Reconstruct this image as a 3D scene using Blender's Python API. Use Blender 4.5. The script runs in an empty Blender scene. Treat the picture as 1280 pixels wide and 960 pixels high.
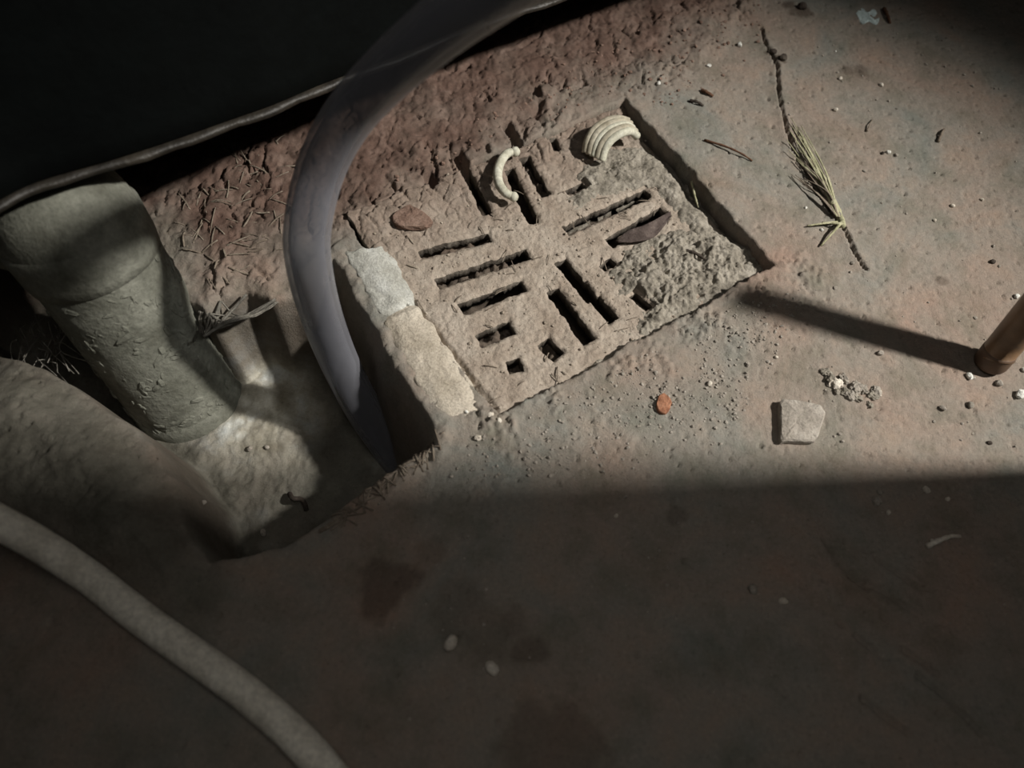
import bpy, math, random
import numpy as np
from mathutils import Vector, Matrix

random.seed(7)
rng = np.random.default_rng(11)
S = bpy.context.scene
COL = S.collection

# ------------------------------------------------------------------ camera
F_PX = 920.0
ELEV, ROLL, DIST = math.radians(61.0), math.radians(4.1), 0.302
LOOK = np.array([-0.023, -0.075, 0.0])
FWD = np.array([0, math.cos(ELEV), -math.sin(ELEV)])
R0 = np.array([1.0, 0, 0]); U0 = np.cross(R0, FWD)
CR = math.cos(ROLL) * R0 + math.sin(ROLL) * U0
CU = -math.sin(ROLL) * R0 + math.cos(ROLL) * U0
CAM = LOOK - FWD * DIST
cd = bpy.data.cameras.new('camera'); cam = bpy.data.objects.new('camera', cd); COL.objects.link(cam)
cd.sensor_fit = 'HORIZONTAL'; cd.sensor_width = 36.0; cd.lens = F_PX / 1280.0 * 36.0
cd.clip_start = 0.005; cd.clip_end = 20
m = Matrix.Identity(4)
for i in range(3):
    m[i][0], m[i][1], m[i][2], m[i][3] = CR[i], CU[i], -FWD[i], CAM[i]
cam.matrix_world = m
cd.dof.use_dof = True; cd.dof.focus_distance = 0.335; cd.dof.aperture_fstop = 8.0
S.camera = cam

# ------------------------------------------------------------------ light and exposure
S.view_settings.view_transform = 'Standard'; S.view_settings.look = 'None'
S.view_settings.exposure = 0.0; S.view_settings.gamma = 1.0
w = bpy.data.worlds.new('dim_room'); S.world = w; w.use_nodes = True
w.node_tree.nodes['Background'].inputs[0].default_value = (0.95, 0.95, 0.90, 1)
w.node_tree.nodes['Background'].inputs[1].default_value = 0.009

def aim(o, target):
    d = Vector(target) - o.location
    o.rotation_euler = d.to_track_quat('-Z', 'Y').to_euler()

sd_ = bpy.data.lights.new('torch', 'SPOT'); torch = bpy.data.objects.new('torch', sd_); COL.objects.link(torch)
torch.location = (0.82, -0.052, 0.80); aim(torch, (0.0, -0.040, 0.0))
sd_.energy = 88; sd_.color = (1.0, 0.955, 0.88); sd_.spot_size = math.radians(31); sd_.spot_blend = 1.0
sd_.shadow_soft_size = 0.033
ad = bpy.data.lights.new('bounce_fill', 'AREA'); fill_obj = bpy.data.objects.new('bounce_fill', ad); COL.objects.link(fill_obj)
fill_obj.location = (0.015, -0.20, 0.40); aim(fill_obj, (0.015, -0.14, 0)); ad.energy = 0.105; ad.size = 0.16; ad.spread = math.radians(125); ad.color = (1.0, 0.95, 0.88)  # added fill standing in for weak bounced light on the lower floor

# ------------------------------------------------------------------ geometry helpers
def ray(px, py):
    return FWD + CR * (px - 640) / F_PX - CU * (py - 480) / F_PX
def at(px, py, z=0.0):
    v = ray(px, py); return CAM + v * (z - CAM[2]) / v[2]
def atd(px, py, depth):
    return CAM + ray(px, py) * depth
def W2(pts, z=0.0):
    return np.array([at(x, y, z)[:2] for x, y in pts])

PERM = rng.permutation(4096); GR = rng.uniform(0, 2 * np.pi, 4096); GX, GY = np.cos(GR), np.sin(GR)
RX, RY = rng.random(4096), rng.random(4096)
def hsh(i, j):
    return PERM[(PERM[i & 4095] + j) & 4095]
def perlin(x, y):
    xi = np.floor(x).astype(np.int64); yi = np.floor(y).astype(np.int64)
    fx = x - xi; fy = y - yi
    u = fx * fx * fx * (fx * (fx * 6 - 15) + 10); v = fy * fy * fy * (fy * (fy * 6 - 15) + 10)
    def g(a, b):
        h = hsh(xi + a, yi + b); return GX[h] * (fx - a) + GY[h] * (fy - b)
    n0 = g(0, 0) * (1 - u) + g(1, 0) * u; n1 = g(0, 1) * (1 - u) + g(1, 1) * u
    return (n0 * (1 - v) + n1 * v) * 1.5
def fbm(x, y, octv=4, gain=0.5):
    a, s, o = 1.0, 0.0, 0.0
    for k in range(octv):
        o = o + a * perlin(x * 2 ** k + 17.3 * k, y * 2 ** k - 9.1 * k); s += a; a *= gain
    return o / s
def worley(x, y):
    xi = np.floor(x).astype(np.int64); yi = np.floor(y).astype(np.int64)
    f1 = np.full(x.shape, 9.0); f2 = np.full(x.shape, 9.0); idn = np.zeros(x.shape)
    for a in (-1, 0, 1):
        for b in (-1, 0, 1):
            h = hsh(xi + a, yi + b)
            d = np.hypot(xi + a + RX[h] - x, yi + b + RY[h] - y)
            n = d < f1
            f2 = np.where(n, f1, np.minimum(f2, d)); idn = np.where(n, RX[(h * 7 + 3) & 4095], idn); f1 = np.where(n, d, f1)
    return f1, f2, idn
def sstep(a, b, x):
    t = np.clip((x - a) / (b - a), 0, 1); return t * t * (3 - 2 * t)
def sdf(poly, x, y):            # signed distance, positive inside
    d = np.full(x.shape, 1e9); ins = np.zeros(x.shape, bool); n = len(poly)
    for i in range(n):
        ax, ay = poly[i]; bx, by = poly[(i + 1) % n]
        ex, ey = bx - ax, by - ay
        t = np.clip(((x - ax) * ex + (y - ay) * ey) / (ex * ex + ey * ey + 1e-18), 0, 1)
        d = np.minimum(d, np.hypot(x - ax - t * ex, y - ay - t * ey))
        c = ((ay > y) != (by > y)) & (x < (bx - ax) * (y - ay) / (by - ay + 1e-18) + ax)
        ins ^= c
    return np.where(ins, d, -d)
def dline(pts, x, y):
    d = np.full(x.shape, 1e9)
    for i in range(len(pts) - 1):
        ax, ay = pts[i]; bx, by = pts[i + 1]; ex, ey = bx - ax, by - ay
        t = np.clip(((x - ax) * ex + (y - ay) * ey) / (ex * ex + ey * ey + 1e-18), 0, 1)
        d = np.minimum(d, np.hypot(x - ax - t * ex, y - ay - t * ey))
    return d

def link(name, me, parent=None):
    o = bpy.data.objects.new(name, me); COL.objects.link(o)
    if parent is not None:
        o.parent = parent; o.matrix_parent_inverse = Matrix.Translation(-parent.location) if parent.type == 'EMPTY' else Matrix.Identity(4)
    return o
def mesh(name, verts, faces, mat, parent=None, smooth=True):
    me = bpy.data.meshes.new(name)
    v = np.asarray(verts, np.float32)
    if isinstance(faces, np.ndarray) and faces.ndim == 2:
        k = faces.shape[1]
        me.vertices.add(len(v)); me.vertices.foreach_set('co', v.ravel())
        me.loops.add(faces.size); me.loops.foreach_set('vertex_index', faces.astype(np.int32).ravel())
        me.polygons.add(len(faces)); me.polygons.foreach_set('loop_start', np.arange(0, faces.size, k, dtype=np.int32))
        me.polygons.foreach_set('loop_total', np.full(len(faces), k, np.int32))
        me.update(calc_edges=True)
    else:
        me.from_pydata([tuple(p) for p in v], [], [tuple(f) for f in faces]); me.update()
    me.polygons.foreach_set('use_smooth', np.full(len(me.polygons), smooth))
    me.materials.append(mat)
    return link(name, me, parent)
def empty(name, loc):
    o = bpy.data.objects.new(name, None); COL.objects.link(o); o.location = Vector(loc); o.empty_display_size = 0.01
    return o
def tag(o, label, cat, group=None):
    o['label'] = label; o['category'] = cat
    if group: o['group'] = group
    return o
def catmull(P, n=8):
    P = [np.asarray(p, float) for p in P]; P = [2 * P[0] - P[1]] + P + [2 * P[-1] - P[-2]]; out = []
    for i in range(1, len(P) - 2):
        for k in range(n):
            t = k / n; a, b, c, d = P[i - 1:i + 3]
            out.append(0.5 * (2 * b + (c - a) * t + (2 * a - 5 * b + 4 * c - d) * t * t + (3 * b - a - 3 * c + d) * t ** 3))
    out.append(P[-2]); return np.array(out)
def tube_vf(path, rad, seg=16, cap=True, flat=1.0):
    path = np.asarray(path, float); n = len(path); rad = np.broadcast_to(np.asarray(rad, float), (n,))
    T = np.gradient(path, axis=0); T /= np.linalg.norm(T, axis=1)[:, None] + 1e-12
    up = np.array([0, 0, 1.0]) if abs(T[0][2]) < 0.9 else np.array([1.0, 0, 0])
    N = np.cross(T[0], up); N /= np.linalg.norm(N); V = []
    for i in range(n):
        N = N - T[i] * (N @ T[i]); N /= np.linalg.norm(N); B = np.cross(T[i], N)
        for k in range(seg):
            a = 2 * math.pi * k / seg; V.append(path[i] + rad[i] * (math.cos(a) * N + flat * math.sin(a) * B))
    Fc = [(i * seg + k, i * seg + (k + 1) % seg, (i + 1) * seg + (k + 1) % seg, (i + 1) * seg + k) for i in range(n - 1) for k in range(seg)]
    if cap:
        Fc.append(tuple(range(seg - 1, -1, -1))); Fc.append(tuple(range((n - 1) * seg, n * seg)))
    return V, Fc
def tube(name, path, rad, mat, parent=None, seg=16, cap=True, flat=1.0):
    v, f = tube_vf(path, rad, seg, cap, flat); return mesh(name, v, f, mat, parent)
ICO_V = None
def ico():
    global ICO_V
    if ICO_V is None:
        t = (1 + 5 ** .5) / 2
        v = np.array([(-1, t, 0), (1, t, 0), (-1, -t, 0), (1, -t, 0), (0, -1, t), (0, 1, t), (0, -1, -t), (0, 1, -t), (t, 0, -1), (t, 0, 1), (-t, 0, -1), (-t, 0, 1)])
        v /= np.linalg.norm(v[0])
        f = np.array([(0, 11, 5), (0, 5, 1), (0, 1, 7), (0, 7, 10), (0, 10, 11), (1, 5, 9), (5, 11, 4), (11, 10, 2), (10, 7, 6), (7, 1, 8), (3, 9, 4), (3, 4, 2), (3, 2, 6), (3, 6, 8), (3, 8, 9), (4, 9, 5), (2, 4, 11), (6, 2, 10), (8, 6, 7), (9, 8, 1)])
        ICO_V = (v, f)
    return ICO_V
def subdiv(v, f):
    v = [tuple(p) for p in v]; c = {}; out = []
    def mid(a, b):
        k = (min(a, b), max(a, b))
        if k not in c:
            q = (np.array(v[a]) + np.array(v[b])) / 2; v.append(tuple(q / np.linalg.norm(q))); c[k] = len(v) - 1
        return c[k]
    for a, b, d in f:
        x, y, z = mid(a, b), mid(b, d), mid(d, a); out += [(a, x, z), (x, b, y), (z, y, d), (x, y, z)]
    return np.array(v), np.array(out)

# ------------------------------------------------------------------ materials
class NT:
    def __init__(s, name, rough=0.9, spec=0.2):
        s.m = bpy.data.materials.new(name); s.m.use_nodes = True; s.t = s.m.node_tree; s.b = s.t.nodes['Principled BSDF']
        s.b.inputs['Roughness'].default_value = rough; s.b.inputs['Specular IOR Level'].default_value = spec
        s.co = s.n('ShaderNodeNewGeometry').outputs['Position']
    def n(s, ty, **kw):
        o = s.t.nodes.new(ty)
        for k, v in kw.items(): setattr(o, k, v)
        return o
    def L(s, a, b): s.t.links.new(a, b)
    def noise(s, scale, detail=5, rough=0.55, dist=0.0):
        o = s.n('ShaderNodeTexNoise'); s.L(s.co, o.inputs['Vector']); o.inputs['Scale'].default_value = scale
        o.inputs['Detail'].default_value = detail; o.inputs['Roughness'].default_value = rough; o.inputs['Distortion'].default_value = dist
        return o.outputs['Fac']
    def ramp(s, fac, stops):
        o = s.n('ShaderNodeValToRGB'); s.L(fac, o.inputs[0]); e = o.color_ramp.elements
        e[0].position = stops[0][0]; e[0].color = (*stops[0][1], 1); e[1].position = stops[-1][0]; e[1].color = (*stops[-1][1], 1)
        for p, c in stops[1:-1]:
            q = e.new(p); q.color = (*c, 1)
        return o.outputs[0]
    def mix(s, fac, a, b, mode='MIX'):
        o = s.n('ShaderNodeMix', data_type='RGBA', blend_type=mode)
        if hasattr(fac, 'links'): s.L(fac, o.inputs[0])
        else: o.inputs[0].default_value = fac
        for k, c in ((6, a), (7, b)):
            if hasattr(c, 'links'): s.L(c, o.inputs[k])
            else: o.inputs[k].default_value = (*c, 1)
        return o.outputs[2]
    def mul(s, a, b):
        o = s.n('ShaderNodeMath', operation='MULTIPLY')
        for k, c in ((0, a), (1, b)):
            if hasattr(c, 'links'): s.L(c, o.inputs[k])
            else: o.inputs[k].default_value = c
        return o.outputs[0]
    def color(s, c):
        if hasattr(c, 'links'): s.L(c, s.b.inputs['Base Color'])
        else: s.b.inputs['Base Color'].default_value = (*c, 1)
    def bump(s, h, dist, strength=1.0):
        o = s.n('ShaderNodeBump'); s.L(h, o.inputs['Height']); o.inputs['Distance'].default_value = dist; o.inputs['Strength'].default_value = strength
        prev = s.b.inputs['Normal'].links
        if prev: s.L(prev[0].from_socket, o.inputs['Normal'])
        s.L(o.outputs[0], s.b.inputs['Normal'])

def grey(k): return (k, k, k)
def dirt(name, a, b, c, scale=60, rough=0.95, bd=0.0006, fine=900):
    t = NT(name, rough, 0.15)
    base = t.ramp(t.noise(scale, 6, 0.6), [(0.3, a), (0.5, b), (0.72, c)])
    sp = t.ramp(t.noise(fine, 3, 0.7), [(0.3, grey(0.72)), (0.7, grey(1.25))])
    t.color(t.mix(0.8, base, sp, 'MULTIPLY'))
    t.bump(t.noise(fine, 5, 0.65), bd)
    return t

def floor_mat():
    t = NT('floor_concrete', 0.92, 0.2)
    at_ = t.n('ShaderNodeAttribute', attribute_name='mask'); sep = t.n('ShaderNodeSeparateColor'); t.L(at_.outputs['Color'], sep.inputs[0])
    mud, pale, stain = sep.outputs[0], sep.outputs[1], sep.outputs[2]
    base = t.ramp(t.noise(17, 5, 0.6, 0.6), [(0.28, (0.205, 0.214, 0.195)), (0.45, (0.258, 0.232, 0.199)), (0.60, (0.278, 0.226, 0.187)), (0.78, (0.305, 0.212, 0.168))])
    patch = t.ramp(t.noise(43, 6, 0.65), [(0.33, (0.70, 0.74, 0.70)), (0.52, grey(1.0)), (0.74, (1.12, 1.02, 0.95))])
    base = t.mix(0.9, base, patch, 'MULTIPLY'); base = t.mix(1.0, base, grey(0.89), 'MULTIPLY')
    mudc = t.ramp(t.noise(90, 6, 0.65), [(0.3, (0.065, 0.040, 0.031)), (0.52, (0.118, 0.075, 0.059)), (0.75, (0.20, 0.14, 0.115))])
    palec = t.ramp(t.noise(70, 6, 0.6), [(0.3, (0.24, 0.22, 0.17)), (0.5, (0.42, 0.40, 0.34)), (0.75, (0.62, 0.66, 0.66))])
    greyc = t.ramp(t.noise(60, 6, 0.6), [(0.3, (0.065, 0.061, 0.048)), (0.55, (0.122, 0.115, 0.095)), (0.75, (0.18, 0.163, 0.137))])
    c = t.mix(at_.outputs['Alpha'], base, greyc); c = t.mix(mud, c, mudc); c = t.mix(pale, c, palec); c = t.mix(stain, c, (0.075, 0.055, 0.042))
    sp = t.ramp(t.noise(620, 5, 0.78), [(0.28, grey(0.45)), (0.42, grey(0.93)), (0.58, grey(1.05)), (0.74, grey(1.5))])
    t.color(t.mix(0.7, c, sp, 'MULTIPLY'))
    t.bump(t.noise(260, 6, 0.6), 0.00045, 0.8); t.bump(t.noise(1200, 4, 0.72), 0.0005, 0.9)
    return t.m
M = {}
M['floor'] = floor_mat()
def grate_mat():
    t = NT('dusty_grate', 0.95, 0.15)
    base = t.ramp(t.noise(55, 6, 0.62), [(0.3, (0.265, 0.215, 0.172)), (0.5, (0.345, 0.293, 0.242)), (0.72, (0.42, 0.37, 0.315))])
    a_ = t.n('ShaderNodeAttribute', attribute_name='mask')
    mudc = t.ramp(t.noise(90, 6, 0.65), [(0.3, (0.085, 0.055, 0.043)), (0.52, (0.145, 0.098, 0.077)), (0.75, (0.22, 0.16, 0.13))])
    c = t.mix(a_.outputs['Fac'], base, mudc)
    sp = t.ramp(t.noise(620, 5, 0.78), [(0.28, grey(0.45)), (0.42, grey(0.93)), (0.58, grey(1.05)), (0.74, grey(1.4))])
    t.color(t.mix(0.8, c, sp, 'MULTIPLY')); t.bump(t.noise(420, 5, 0.7), 0.0010, .9); t.bump(t.noise(1400, 4, 0.7), 0.0004, .8)
    return t.m
M['grate'] = grate_mat()
M['sand'] = dirt('sand_grain', (0.22, 0.18, 0.14), (0.33, 0.28, 0.23), (0.48, 0.43, 0.36), 300).m
M['slot_shade'] = dirt('slot_shade_dark', (0.05, 0.042, 0.034), (0.10, 0.085, 0.07), (0.22, 0.195, 0.165), 170).m  # dark mottled tone that paints shade into the slot sides and plate underside
M['mud'] = dirt('grey_mud', (0.12, 0.108, 0.088), (0.245, 0.222, 0.185), (0.35, 0.322, 0.278), 120, 0.9, 0.0008, 700).m
M['curb_pale'] = dirt('pale_mortar', (0.30, 0.295, 0.26), (0.43, 0.43, 0.395), (0.54, 0.55, 0.53), 75).m
M['curb'] = dirt('mortar', (0.33, 0.29, 0.23), (0.46, 0.41, 0.34), (0.52, 0.48, 0.41), 60).m
M['pipe'] = dirt('grey_pipe_plastic', (0.09, 0.09, 0.072), (0.16, 0.163, 0.136), (0.235, 0.238, 0.202), 45, 0.7, 0.0006, 420).m
M['stone'] = dirt('grey_stone', (0.22, 0.20, 0.17), (0.30, 0.27, 0.235), (0.38, 0.35, 0.31), 150).m
M['stonelight'] = dirt('pale_grey_stone', (0.26, 0.24, 0.21), (0.35, 0.325, 0.29), (0.43, 0.40, 0.36), 150).m
M['pebble'] = dirt('pale_pebble', (0.42, 0.37, 0.30), (0.55, 0.50, 0.43), (0.66, 0.62, 0.55), 200).m
M['flake'] = dirt('white_flake', (0.55, 0.54, 0.49), (0.7, 0.7, 0.66), (0.8, 0.8, 0.77), 200).m
M['dark'] = dirt('dark_debris', (0.03, 0.025, 0.02), (0.06, 0.048, 0.04), (0.10, 0.085, 0.07), 200).m
M['straw'] = dirt('dry_straw', (0.22, 0.215, 0.13), (0.36, 0.35, 0.225), (0.48, 0.46, 0.33), 160).m
M['strawgrey'] = dirt('dead_straw', (0.12, 0.095, 0.075), (0.20, 0.165, 0.13), (0.3, 0.26, 0.21), 160).m
M['twig'] = dirt('twig_bark', (0.07, 0.035, 0.022), (0.11, 0.058, 0.036), (0.16, 0.09, 0.06), 200).m
M['leaf'] = dirt('brown_leaf', (0.05, 0.038, 0.034), (0.085, 0.066, 0.06), (0.15, 0.12, 0.108), 150).m
M['bark'] = dirt('red_brown_chip', (0.14, 0.09, 0.07), (0.21, 0.14, 0.11), (0.28, 0.20, 0.16), 150).m
M['orange'] = dirt('orange_clay', (0.20, 0.085, 0.05), (0.31, 0.15, 0.09), (0.38, 0.21, 0.14), 250).m
M['bluechip'] = dirt('pale_blue_paint', (0.36, 0.44, 0.44), (0.50, 0.60, 0.60), (0.62, 0.72, 0.72), 250).m
M['shell'] = dirt('cream_shell', (0.36, 0.345, 0.27), (0.48, 0.47, 0.385), (0.58, 0.58, 0.50), 200, 0.5, 0.0001, 600).m
M['shellgrey'] = dirt('grey_shell', (0.26, 0.23, 0.17), (0.36, 0.33, 0.26), (0.45, 0.42, 0.34), 160, 0.5, 0.0001, 600).m
M['web'] = dirt('cobweb', (0.10, 0.095, 0.08), (0.17, 0.16, 0.14), (0.26, 0.245, 0.21), 200).m
M['beige'] = dirt('beige_hose', (0.52, 0.49, 0.42), (0.66, 0.625, 0.545), (0.74, 0.71, 0.63), 110, 0.6, 0.0003, 500).m
def plain(name, c, rough, spec=0.5, metal=0.0, bumps=None, var=0.25):
    t = NT(name, rough, spec); t.b.inputs['Metallic'].default_value = metal
    v = t.ramp(t.noise(80, 5, 0.6), [(0.3, grey(1 - var)), (0.7, grey(1 + var))]); t.color(t.mix(1.0, c, v, 'MULTIPLY'))
    if bumps: t.bump(t.noise(bumps[0], 4), bumps[1])
    return t
M['black'] = plain('black_plastic', (0.0018, 0.0026, 0.0026), 0.75, 0.08, 0, (200, 0.0004)).m
M['rim'] = plain('grimy_rim', (0.020, 0.017, 0.013), 0.5, 0.3, 0, (90, 0.0014), 0.7).m
M['post'] = plain('bronze_tube', (0.15, 0.09, 0.05), 0.42, 0.5, 0.0, (300, 0.0002), 0.35).m
M['postcap'] = plain('dark_cap', (0.10, 0.062, 0.04), 0.6, 0.4).m
M['wall'] = dirt('blocker_plaster', (0.3, 0.28, 0.25), (0.36, 0.34, 0.3), (0.4, 0.38, 0.34), 20).m  # surface of the unseen panel that blocks the torch
h = NT('clear_hose', 0.3, 0.6)
h.color((0.205, 0.208, 0.235)); h.bump(h.noise(120, 3), 0.0003)
rr = h.ramp(h.noise(60, 4), [(0.3, grey(0.22)), (0.7, grey(0.42))]); h.L(rr, h.b.inputs['Roughness'])
tr = h.n('ShaderNodeBsdfTransparent'); tr.inputs[0].default_value = (0.84, 0.85, 0.86, 1)
lw = h.n('ShaderNodeLayerWeight'); lw.inputs['Blend'].default_value = 0.35
op = h.n('ShaderNodeMapRange'); h.L(lw.outputs['Facing'], op.inputs[0]); op.inputs['To Min'].default_value = 0.18; op.inputs['To Max'].default_value = 0.97
mx = h.n('ShaderNodeMixShader'); h.L(op.outputs[0], mx.inputs[0]); h.L(tr.outputs[0], mx.inputs[1]); h.L(h.b.outputs[0], mx.inputs[2])
h.L(mx.outputs[0], h.t.nodes['Material Output'].inputs['Surface'])
M['hose'] = h.m

# ------------------------------------------------------------------ outlines on the floor
GRATE = W2([(620, 527), (972, 337), (782, 122), (425, 275)])
PIT = W2([(418, 322), (447, 372), (480, 432), (512, 485), (540, 528), (547, 556), (505, 578), (470, 602), (420, 642), (350, 682), (300, 698), (262, 701),
          (240, 672), (222, 610), (192, 560), (150, 525), (112, 500), (60, 462), (-20, 440), (-80, 380), (-60, 300), (60, 270), (200, 335), (236, 380), (258, 388), (275, 374), (308, 366), (344, 374), (372, 368), (396, 332)])
STRIPWALL = W2([(418, 322), (480, 432), (540, 528), (547, 556)])
MUD = W2([(352, 350), (385, 325), (425, 312), (470, 305), (520, 280), (590, 232), (690, 180), (760, 128), (815, 130), (865, 90), (915, 55), (960, 0), (1010, -120), (-150, -120), (-150, 250), (60, 265), (200, 320), (258, 384), (308, 364), (340, 366)])
MOUND = W2([(-120, 480), (20, 452), (70, 462), (118, 497), (160, 525), (200, 560), (228, 610), (248, 672), (255, 720), (215, 760), (110, 720), (-120, 640)])
CRACK = W2([(952, 36), (957, 55), (966, 72), (972, 84), (973, 118), (980, 150), (988, 182), (1000, 206), (1022, 245), (1046, 276), (1058, 296), (1066, 318), (1080, 338)])
SCRATCH = [W2(p) for p in ([(1096, 698), (1125, 718), (1152, 737)], [(1080, 874), (1105, 893), (1136, 917)], [(1050, 705), (1062, 718), (1085, 735)], [(1070, 795), (1096, 815), (1120, 840)], [(1150, 845), (1185, 872), (1225, 915)], [(1030, 672), (1040, 690)], [(1085, 728), (1120, 750), (1155, 772)], [(1130, 812), (1170, 840)])]
EDGE_ET = W2([(972, 337), (782, 122)]); EDGE_NE = W2([(620, 527), (972, 337)])
PIT_D = 0.052
FILL = [W2(p, -0.004) for p in ([(525, 320), (612, 296)], [(548, 357), (630, 328)], [(655, 205), (682, 240)], [(597, 428), (640, 410)], [(636, 462), (650, 458)], [(690, 178), (697, 190)], [(710, 238), (730, 228)], [(678, 428), (690, 436)])]
STAINS = [(482, 735, 26, 0.8), (500, 725, 18, 0.8), (670, 915, 34, 0.5), (700, 940, 40, 0.5), (640, 930, 20, .4), (1000, 14, 16, 1.0), (985, 5, 12, 1.0), (1078, 86, 14, .8), (1060, 86, 8, .7), (975, 76, 9, .95), (962, 66, 7, .9), (575, 755, 26, .35), (600, 790, 30, .3), (842, 642, 12, .5), (470, 748, 16, .6), (640, 780, 16, .4), (1176, 352, 7, .8), (660, 812, 14, .6), (540, 690, 14, .35)]
SLOTS = [((525, 321), (612, 297), 14), ((546, 357), (660, 317), 16), ((576, 389), (655, 357), 17), ((597, 429), (640, 410), 19), ((634, 462), (652, 457), 18),
         ((535, 228), (546, 241), 12), ((570, 200), (609, 267), 13), ((636, 215), (668, 278), 15), ((632, 166), (648, 188), 11), ((655, 200), (683, 242), 15), ((690, 176), (697, 190), 11),
         ((709, 239), (731, 228), 10), ((707, 287), (812, 236), 16), ((761, 302), (832, 260), 18), ((752, 334), (768, 324), 13),
         ((700, 325), (742, 376), 17), ((744, 372), (768, 401), 15), ((690, 362), (737, 428), 17), ((678, 428), (698, 447), 19), ((791, 366), (812, 384), 12), ((615, 267), (614, 268), 7)]
def slot_sd(x, y):
    d = np.full(x.shape, -1.0)
    for a, b, w_ in SLOTS:
        A = at(*a, -0.0035)[:2]; B = at(*b, -0.0035)[:2]; e = B - A; Ln = np.linalg.norm(e); e = e / Ln if Ln > 1e-9 else np.array([1.0, 0])
        c = (A + B) / 2; u = (x - c[0]) * e[0] + (y - c[1]) * e[1]; v = -(x - c[0]) * e[1] + (y - c[1]) * e[0]
        hw = w_ * 0.345 / F_PX / 2
        d = np.maximum(d, np.minimum(Ln / 2 - np.abs(u), hw - np.abs(v)))
    return d
def pxr(px, py, r):
    c = at(px, py); return c[0], c[1], r * 0.36 / F_PX

def H(x, y, want_mask=False):
    big = fbm(x * 9, y * 9, 3); med = fbm(x * 45, y * 45, 4); fine = fbm(x * 260, y * 260, 4, 0.6)
    h = 0.0010 * big + 0.0005 * med + 0.00040 * fine
    pits = np.clip(fbm(x * 330 + 5, y * 330, 3) - 0.34, 0, 1); h -= 0.0065 * pits
    # dried mud between the grate and the appliance
    sm = sdf(MUD, x + 0.004 * fbm(x * 80, y * 80, 3), y + 0.004 * fbm(x * 80 + 40, y * 80, 3))
    mud = sstep(-0.004, 0.010, sm)
    wx = x + 0.0025 * fbm(x * 160, y * 160, 3); wy = y + 0.0025 * fbm(x * 160 + 9, y * 160, 3)
    f1, f2, idn = worley(wx * 120, wy * 55)
    g1, g2, idm = worley(wx * 190 + 3, wy * 150)
    brk = sstep(-.10, .2, fbm(x * 70 + 11, y * 70, 3)); plates = -0.0042 * (1 - sstep(0.0, 0.13, f2 - f1)) * brk + 0.0016 * (idn - .5) - 0.0020 * (1 - sstep(0, .15, g2 - g1)) * sstep(-.05, .2, fbm(x * 90, y * 90 + 31, 3)) + .0007 * (idm - .5)
    patchy = sstep(-0.15, 0.25, fbm(x * 30 + 3, y * 30 + 8, 3))
    rise = np.clip(sm, 0, 0.2) * 0.055
    h += mud * (0.002 + np.minimum(rise, 0.006) + plates * (0.25 + 0.75 * patchy) + 0.0026 * fbm(x * 55, y * 55, 5, .55) + 0.0008 * fine)
    # raised lip of the floor along the far right side of the drain
    sg = sdf(GRATE, x, y)
    det = dline(EDGE_ET, x, y); h += (1 - mud) * 0.0030 * np.exp(-det / 0.03)
    dne = dline(EDGE_NE, x, y)
    crumb = np.exp(-np.clip(dne - 0.004, 0, 1) / 0.016) * sstep(-0.1, .3, fbm(x * 60, y * 60 + 4, 3))
    c1, c2, cid = worley(x * 420, y * 420)
    h += (1 - mud) * crumb * (0.0042 * np.clip(0.75 - c1, 0, 1) * cid + 0.0022 * fine)
    # crack and scratches
    wob = 0.0009 * fbm(x * 200, y * 200, 3)
    dc = dline(CRACK, x, y) + wob; ck = (1 - sstep(0.0003, 0.0011, dc + .0002 * fbm(x * 90, y * 90, 3))); h -= 0.0045 * ck
    h += 0.0008 * np.exp(-(dc / 0.004) ** 2)
    for s in SCRATCH:
        h -= 0.0022 * (1 - sstep(0.0003, 0.0011, dline(s, x, y) + wob))
    # rounded concrete mound beside the pit
    so = sdf(MOUND, x, y); h += 0.011 * sstep(-0.002, 0.022, so) + sstep(0, .03, so) * (0.003 * fbm(x * 40, y * 40 + 2, 3) + 0.0016 * fbm(x * 130, y * 130, 4, .6) - .0012 * (1 - sstep(0, .1, f2 - f1)) * sstep(.05, .3, fbm(x * 70 + 11, y * 70, 3)))
    # pit
    sp = sdf(PIT, x + 0.0022 * med, y + 0.0022 * fbm(x * 45 + 7, y * 45, 3))
    dw = dline(STRIPWALL, x, y); wall_w = 0.007 + 0.011 * sstep(0.03, 0.012, dw)
    pit = sstep(0, 1, sp / wall_w) * 0.35 + 0.65 * np.clip(sp / wall_w, 0, 1)
    floorp = -PIT_D + 0.003 * fbm(x * 50, y * 50, 4) + 0.001 * fine + 0.010 * sstep(0.0, -0.08, y + 0.11) * 0
    h = h * (1 - pit) + pit * floorp + pit * (1 - pit) * 0.008 * fbm(x * 90, y * 90, 3)
    h += 0.0022 * np.exp(-((sp + 0.003) / 0.004) ** 2) * (0.4 + fbm(x * 110, y * 110, 3)) * (sg < 0)
    # sump under the grate
    fill = np.full(x.shape, -0.024)
    for s in FILL:
        fill = np.maximum(fill, -0.0095 + 0.006 * fbm(x * 240, y * 240, 3) - 0.02 * sstep(0.004, 0.011, dline(s, x, y)))
    if SLOTS: h -= 0.009 * mud * sstep(-0.0010, 0.0008, slot_sd(x, y)) * (sg < 0.003) * (sg > -.03)
    su = sstep(0.0012, 0.0034, sg + 0.0016 * fbm(x * 150, y * 150, 3) - 0.0004 + .002 * fbm(x * 45, y * 45 + 6, 3)); h = h * (1 - su) + su * fill
    if not want_mask: return h
    st = np.zeros(x.shape)
    for px, py, r, k in STAINS:
        cx, cy, cr = pxr(px, py, r)
        st = np.maximum(st, .75 * k * sstep(1.25, 0.55, np.hypot(x - cx, y - cy) / cr + 1.1 * fbm(x * 85, y * 85, 4, .6)))
    st = np.maximum(st, 0.9 * ck)
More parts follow.
